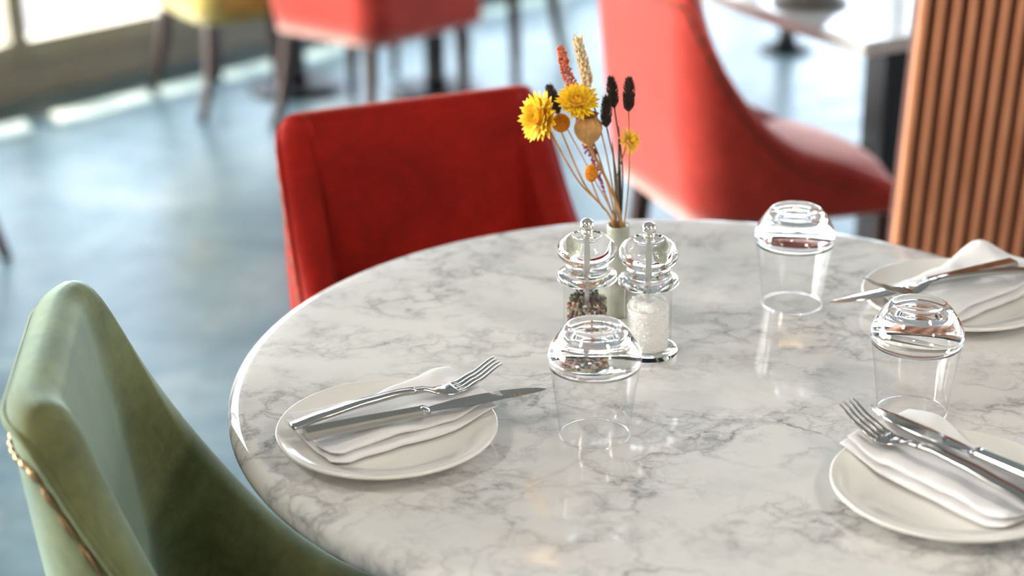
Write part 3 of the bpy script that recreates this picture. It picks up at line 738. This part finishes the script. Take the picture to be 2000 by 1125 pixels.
def seedspike(name, head0, head1, rmax, n, m, label, cat, off, bend, sc_len, sc_w, shape, stm='stem', sr_=.0007, tilt=.75, blade=False):
    """pointed scales wound round an axis from head0 (bottom) to head1 (tip)"""
    a0, a1 = Vector(head0), Vector(head1); root = empty(name, a0); tag(root, label, cat, 'dried flowers in the bud vase')
    rnd = random.Random(int(a0.x * 1e5) + 1); ax = (a1 - a0); L = ax.length; X, Y, Zn = frame_of(ax); bm = bmesh.new()
    tube(bm, [Zn * L * f for f in (0, .25, .5, .75, 1)], [rmax * .5 * max(.12, shape(f)) for f in (0, .25, .5, .75, 1)], 8)
    for k in range(n):
        f = (k + .5) / n; rr = rmax * shape(f); an = k * 2.39996 + rnd.uniform(-.2, .2)
        d = X * math.cos(an) + Y * math.sin(an); s_ = Zn.cross(d)
        p = Zn * (f * L * .93) + d * rr * .45
        q = p + (d * tilt + Zn).normalized() * sc_len * rnd.uniform(.85, 1.15)
        md = p.lerp(q, .4)
        vs_ = [bm.verts.new(v) for v in (p, md + s_ * sc_w, md + d * sc_w * .8, md - s_ * sc_w, md - d * sc_w * .5, q)]
        for i, j in ((1, 2), (2, 3), (3, 4), (4, 1)):
            bm.faces.new((vs_[0], vs_[j], vs_[i])); bm.faces.new((vs_[5], vs_[i], vs_[j]))
    finish(bm, 'seed_head', M_[m], root, smooth=False)
    bm = bmesh.new(); stem(bm, a0 + Zn * .002, off, sr_, bend)
    if blade:
        pts = [MOUTH + Vector((off[0], off[1], .005)), MOUTH.lerp(a0, .45) + Vector((.003, -.002, 0)), MOUTH.lerp(a0, .85) + Vector((.004, -.003, 0))]
        tube(bm, smoothpts(pts, 5), [.0008, .0015, .0019, .0021, .002, .0018, .0015, .0012, .001, .0008, .0004][:11], 5)
    st = finish(bm, 'stem', M_[stm], root); st.location = -a0
    return root
egg = lambda f: max(.05, math.sin(PI * min(1, f * .9 + .12)) ** .6)
seedspike('canary_grass', (.0508, 1.765, .965), (.0408, 1.768, .994), .0085, 150, 'black_seed', 'dark brown canary grass head tucked behind the leftmost yellow strawflower', 'dried grass', (-.003, .003), (.004, 0, -.004), .0058, .0012, egg)
seedspike('canary_grass', (.0985, 1.738, .958), (.0985, 1.736, .990), .0076, 150, 'black_seed', 'dark brown canary grass head beside the poppy pod, lowest of three on the right', 'dried grass', (.001, .002), (.004, 0, 0), .0056, .0012, egg, 'stemg', .0008, blade=True)
seedspike('canary_grass', (.1075, 1.752, .974), (.1040, 1.752, 1.006), .0072, 150, 'black_seed', 'dark brown canary grass head in the middle of three on the right', 'dried grass', (.003, .003), (.005, 0, 0), .0056, .0012, egg, 'stemd', .0009, blade=True)
seedspike('canary_grass', (.1215, 1.742, .973), (.1220, 1.742, 1.008), .0082, 170, 'black_seed', 'dark brown canary grass head on the far right above the small strawflower', 'dried grass', (.006, -.001), (.003, 0, -.004), .0056, .0012, egg)
seedspike('wheat_ear', (.0815, 1.750, .996), (.0700, 1.752, 1.047), .0072, 70, 'wheat', 'bleached wheat ear standing tallest in the bouquet', 'dried wheat', (-.001, .003), (.004, 0, 0), .0105, .0022, lambda f: .95 - .45 * f, 'stem', .0009, .42)
# amaranth plume
def plume(label):
    pts = smoothpts([(.0533, 1.764, 1.033), (.0594, 1.765, 1.009), (.0697, 1.768, .977), (.0797, 1.765, .938), (.0875, 1.760, .915), (.0975, 1.752, .884)], 12)
    root = empty('amaranth', (.0975, 1.752, .884)); tag(root, label, 'flower', 'dried flowers in the bud vase'); o0 = Vector((.0975, 1.752, .884))
    rnd = random.Random(5); bm = bmesh.new(); n = len(pts)
    for i, p in enumerate(pts):
        f = i / (n - 1); rr = .0022 + .0048 * math.sin(PI * min(1, f * .7 + .16)) if f < .72 else .0045 * (1 - f) / .28 + .001
        for k in range(10 if f < .75 else 4):
            a = rnd.random() * 2 * PI; q = p + Vector((math.cos(a), math.sin(a), rnd.uniform(-.6, .6))) * rr * rnd.uniform(.4, 1.0)
            bmesh.ops.create_icosphere(bm, subdivisions=1, radius=rnd.uniform(.0011, .0019), matrix=Matrix.Translation(q - o0))
    finish(bm, 'seed_head', M_['amaranth'], root)
    bm = bmesh.new(); stem(bm, (.0975, 1.752, .884), (-.002, .001), .0010, (0, 0, 0)); s_ = finish(bm, 'stem', M_['stem'], root); s_.location = -o0
plume('coral and maroon amaranth plume running down behind the poppy pod')
# button flowers
def button(head, rx_, rz_, label, off, bend, m='orange'):
    h = Vector(head); root = empty('button_flower', h); tag(root, label, 'flower', 'dried flowers in the bud vase'); bm = bmesh.new(); n = 170
    for k in range(n):
        z = 1 - 2 * (k + .5) / n; q = math.sqrt(1 - z * z); a = k * 2.39996
        bmesh.ops.create_icosphere(bm, subdivisions=1, radius=rx_ * .17, matrix=Matrix.Translation((q * rx_ * math.cos(a), q * rx_ * math.sin(a), z * rz_)))
    bmesh.ops.create_icosphere(bm, subdivisions=2, radius=1, matrix=Matrix.Diagonal((rx_ * .97, rx_ * .97, rz_ * .97, 1)))
    finish(bm, 'flower_head', M_[m], root)
    bm = bmesh.new(); stem(bm, h - Vector((0, 0, rz_)), off, .0010, bend); s_ = finish(bm, 'stem', M_['stem'], root); s_.location = -h
button((.0530, 1.750, .9590), .0085, .0088, 'orange button flower half hidden behind the leftmost strawflower', (-.005, .001), (-.003, 0, -.006))
button((.0835, 1.736, .9090), .0062, .0088, 'small orange button flower low on the left, above the pepper mill', (-.005, -.003), (-.002, 0, 0))
# poppy pod
hp = Vector((.0805, 1.738, .9545)); root = empty('poppy_pod', hp); tag(root, 'round tan poppy seed pod with orange crown in bouquet centre', 'dried seed pod', 'dried flowers in the bud vase')
bm = lathe([(0, -.0165), (.0045, -.0160), (.0050, -.0150), (.0040, -.0140), (.0060, -.0128), (.0100, -.0095), (.0130, -.0040), (.0138, .0015), (.0132, .0065), (.0110, .0105), (.0075, .0130), (.0060, .0140), (0, .0142)], 72)
for v in bm.verts:
    a = math.atan2(v.co.y, v.co.x); r_ = math.hypot(v.co.x, v.co.y)
    if r_ > .005: k = 1 + .055 * math.cos(a * 12); v.co.x *= k; v.co.y *= k
pb = finish(bm, 'pod', M_['pod'], root)
bm = lathe([(0, .0150), (.004, .0152), (.0075, .0165), (.0098, .0180), (.0102, .0174), (.0080, .0152), (.0055, .0136), (0, .0134)], 72)
for v in bm.verts:
    a = math.atan2(v.co.y, v.co.x); r_ = math.hypot(v.co.x, v.co.y)
    if r_ > .006: k = 1 + .10 * math.cos(a * 10); v.co.x *= k; v.co.y *= k
finish(bm, 'crown', M_['podcrown'], root)
bm = bmesh.new(); stem(bm, hp - Vector((0, 0, .015)), (.0035, -.004), .0013, (.004, 0, 0), 8, .0016); s_ = finish(bm, 'stem', M_['stem'], root); s_.location = -hp


# ------------------------------------------------------------------ slatted wooden screen
scr = empty('slatted_screen', (.580, 2.45, 0)); tag(scr, 'copper-toned wooden screen of upright slats beside the round table', 'screen')
SLB = .14; PITCH_S = .0228
bm = bmesh.new(); nsl = 34
shear = lambda z: Vector((-.012 * (0.921 - z) * -1 - .012 * 0, (.921 - z) * SLB, 0))
def slatpt(x, y, z): return Vector((x + .010 * (z - .921), y + (.921 - z) * SLB, z))
V = []; Fc = []
secp = [(0, .016), (0, .004), (.002, .0012), (.005, 0), (.0085, 0), (.0115, .0012), (.0135, .004), (.0135, .016)]
for i in range(nsl):
    x0 = i * PITCH_S; b0 = len(V)
    for z in (.002, 1.25):
        for a, d in secp: V.append(slatpt(x0 + a, d, z))
    for k in range(8): Fc.append((b0 + k, b0 + (k + 1) % 8, b0 + 8 + (k + 1) % 8, b0 + 8 + k))
    Fc.append(tuple(b0 + 8 + k for k in range(8))); Fc.append(tuple(b0 + k for k in range(8))[::-1])
raw(V, Fc, 'slats', M_['slat'], scr, smooth=False)
V = []
for z in (.002, 1.25):
    for x, y in ((.001, .0145), (nsl * PITCH_S, .0145), (nsl * PITCH_S, .05), (.001, .05)): V.append(slatpt(x, y, z))
raw(V, [(0, 1, 5, 4), (1, 2, 6, 5), (2, 3, 7, 6), (3, 0, 4, 7), (4, 5, 6, 7), (3, 2, 1, 0)], 'backing_board', M_['slatback'], scr, smooth=False)

# ------------------------------------------------------------------ rectangular table behind the screen
a1 = R(116.6); e1 = Vector((math.cos(a1), math.sin(a1), 0)); e2 = Vector((math.cos(a1 - PI / 2), math.sin(a1 - PI / 2), 0))
tB = empty('cafe_table', (.595, 2.889, 0), a1 - PI / 2); tag(tB, 'pale marble rectangular table behind the coral chair', 'table')
bm = bmesh.new(); box(bm, (.38, .40, .7375), .76, .80, .025, None, .003); finish(bm, 'tabletop', M_['marble2'], tB, smooth=False)
bm = bmesh.new(); box(bm, (.38, .40, .37), .075, .075, .71, None, .004); finish(bm, 'column', M_['black'], tB, smooth=False)
bm = bmesh.new(); box(bm, (.42, .40, .0125), .30, .34, .025, None, .004); finish(bm, 'base', M_['black'], tB, smooth=False)
lp = empty('table_lamp', (.553, 3.20, TZ + .0003)); tag(lp, 'grey flared lamp base on the pale rectangular table', 'lamp')
lathe([(0, 0), (.066, 0), (.070, .003), (.068, .007), (.050, .018), (.034, .034), (.022, .060), (.014, .09), (0, .09)], 48, 'base', M_['grey'], lp)
lathe([(0, .09), (.009, .09), (.009, .26), (0, .26)], 24, 'stem', M_['grey'], lp)
lathe([(.010, .255), (.070, .20), (.072, .20), (.030, .275), (.010, .28), (.010, .255)], 40, 'lamp_shade', M_['grey'], lp)
make_tumbler(.668, 2.985, 'clear upturned tumbler on the pale rectangular table')

# ------------------------------------------------------------------ tables far behind
def column_table(x, y, rad, label, base_r=.22):
    o = empty('pedestal_table', (x, y, 0)); tag(o, label, 'table', 'black pedestal tables far behind')
    lathe([(0, .75)] + bullnose(rad, .75, .012, 8) + [(0, .726)], 64, 'tabletop', M_['marble2'], o)
    lathe([(0, .726), (.12, .726), (.12, .715), (.032, .70), (.030, .05), (.04, .024), (0, .024)], 24, 'column', M_['black'], o)
    lathe([(0, .024), (base_r - .02, .022), (base_r, .010), (base_r, 0), (0, 0)], 40, 'base', M_['black'], o)
    return o
tt = empty('twin_pedestal_table', (-.445, 5.375, 0), R(-11.6)); tag(tt, 'table on two black columns between the yellow and aubergine chairs', 'table')
bm = bmesh.new(); box(bm, (.02, 0, .738), .76, .58, .024, None, .004); finish(bm, 'tabletop', M_['marble2'], tt, smooth=False)
for x_ in (-.2245, .2245):
    o = lathe([(0, .726), (.10, .726), (.10, .715), (.034, .70), (.032, .05), (.04, .024), (0, .024)], 24, 'column', M_['black'], tt); o.location.x = x_
    o = lathe([(0, .024), (.13, .022), (.15, .010), (.15, 0), (0, 0)], 40, 'base', M_['black'], tt); o.location.x = x_
column_table(.93, 5.80, .36, 'black pedestal table in the distance seen past the coral chair', .09)

# ------------------------------------------------------------------ pendant lamps: reflected ones, plus unseen ones added as fill light
def pendant(x, y, label, watts=0, bulb='bulb'):
    o = empty('pendant_lamp', (x, y, 2.1)); tag(o, label, 'lamp', 'copper pendant lamps')
    lathe([(.012, .20), (.03, .19), (.08, .13), (.125, .0), (.122, .0), (.076, .126), (.028, .183), (.012, .188), (.012, .20)], 40, 'lamp_shade', M_['shade'], o)
    bm = bmesh.new(); bmesh.ops.create_icosphere(bm, subdivisions=3, radius=.034, matrix=Matrix.Translation((0, 0, .045))); finish(bm, 'bulb', M_[bulb], o)
    bm = bmesh.new(); tube(bm, [(0, 0, .075), (0, 0, .5), (0, 0, HC - 2.1)], [.011, .004, .004], 8); finish(bm, 'cord', M_['black'], o)
    if watts:
        l = bpy.data.lights.new('fill_light', 'POINT'); l.energy = watts; l.color = (1, .91, .80); l.shadow_soft_size = .11
        q = bpy.data.objects.new('fill_light', l); col.objects.link(q); q.parent = o; q.location = (0, 0, -.03)  # soft extra source, only in the added fill lamps
pendant(.80, 4.67, 'copper pendant lamp reflected in the table top beside far tumbler', 0, 'bulb2')
pendant(.06, 3.58, 'copper pendant lamp reflected in the near part of the table top')
pendant(1.5, -.3, 'unseen fill lamp added behind and to the side of the camera', 7)  # out of view, added as warm front fill
pendant(-.7, -1.2, 'unseen fill lamp added behind the camera', 7)  # out of view, added to lift surfaces facing the camera
pendant(1.0, .55, 'unseen fill lamp added near the slatted screen side of the round table', 8)  # out of view, added to brighten the table from above
pendant(-.95, .75, 'unseen fill lamp added beyond the green chair', 8)  # out of view, added overhead fill for table and napkins
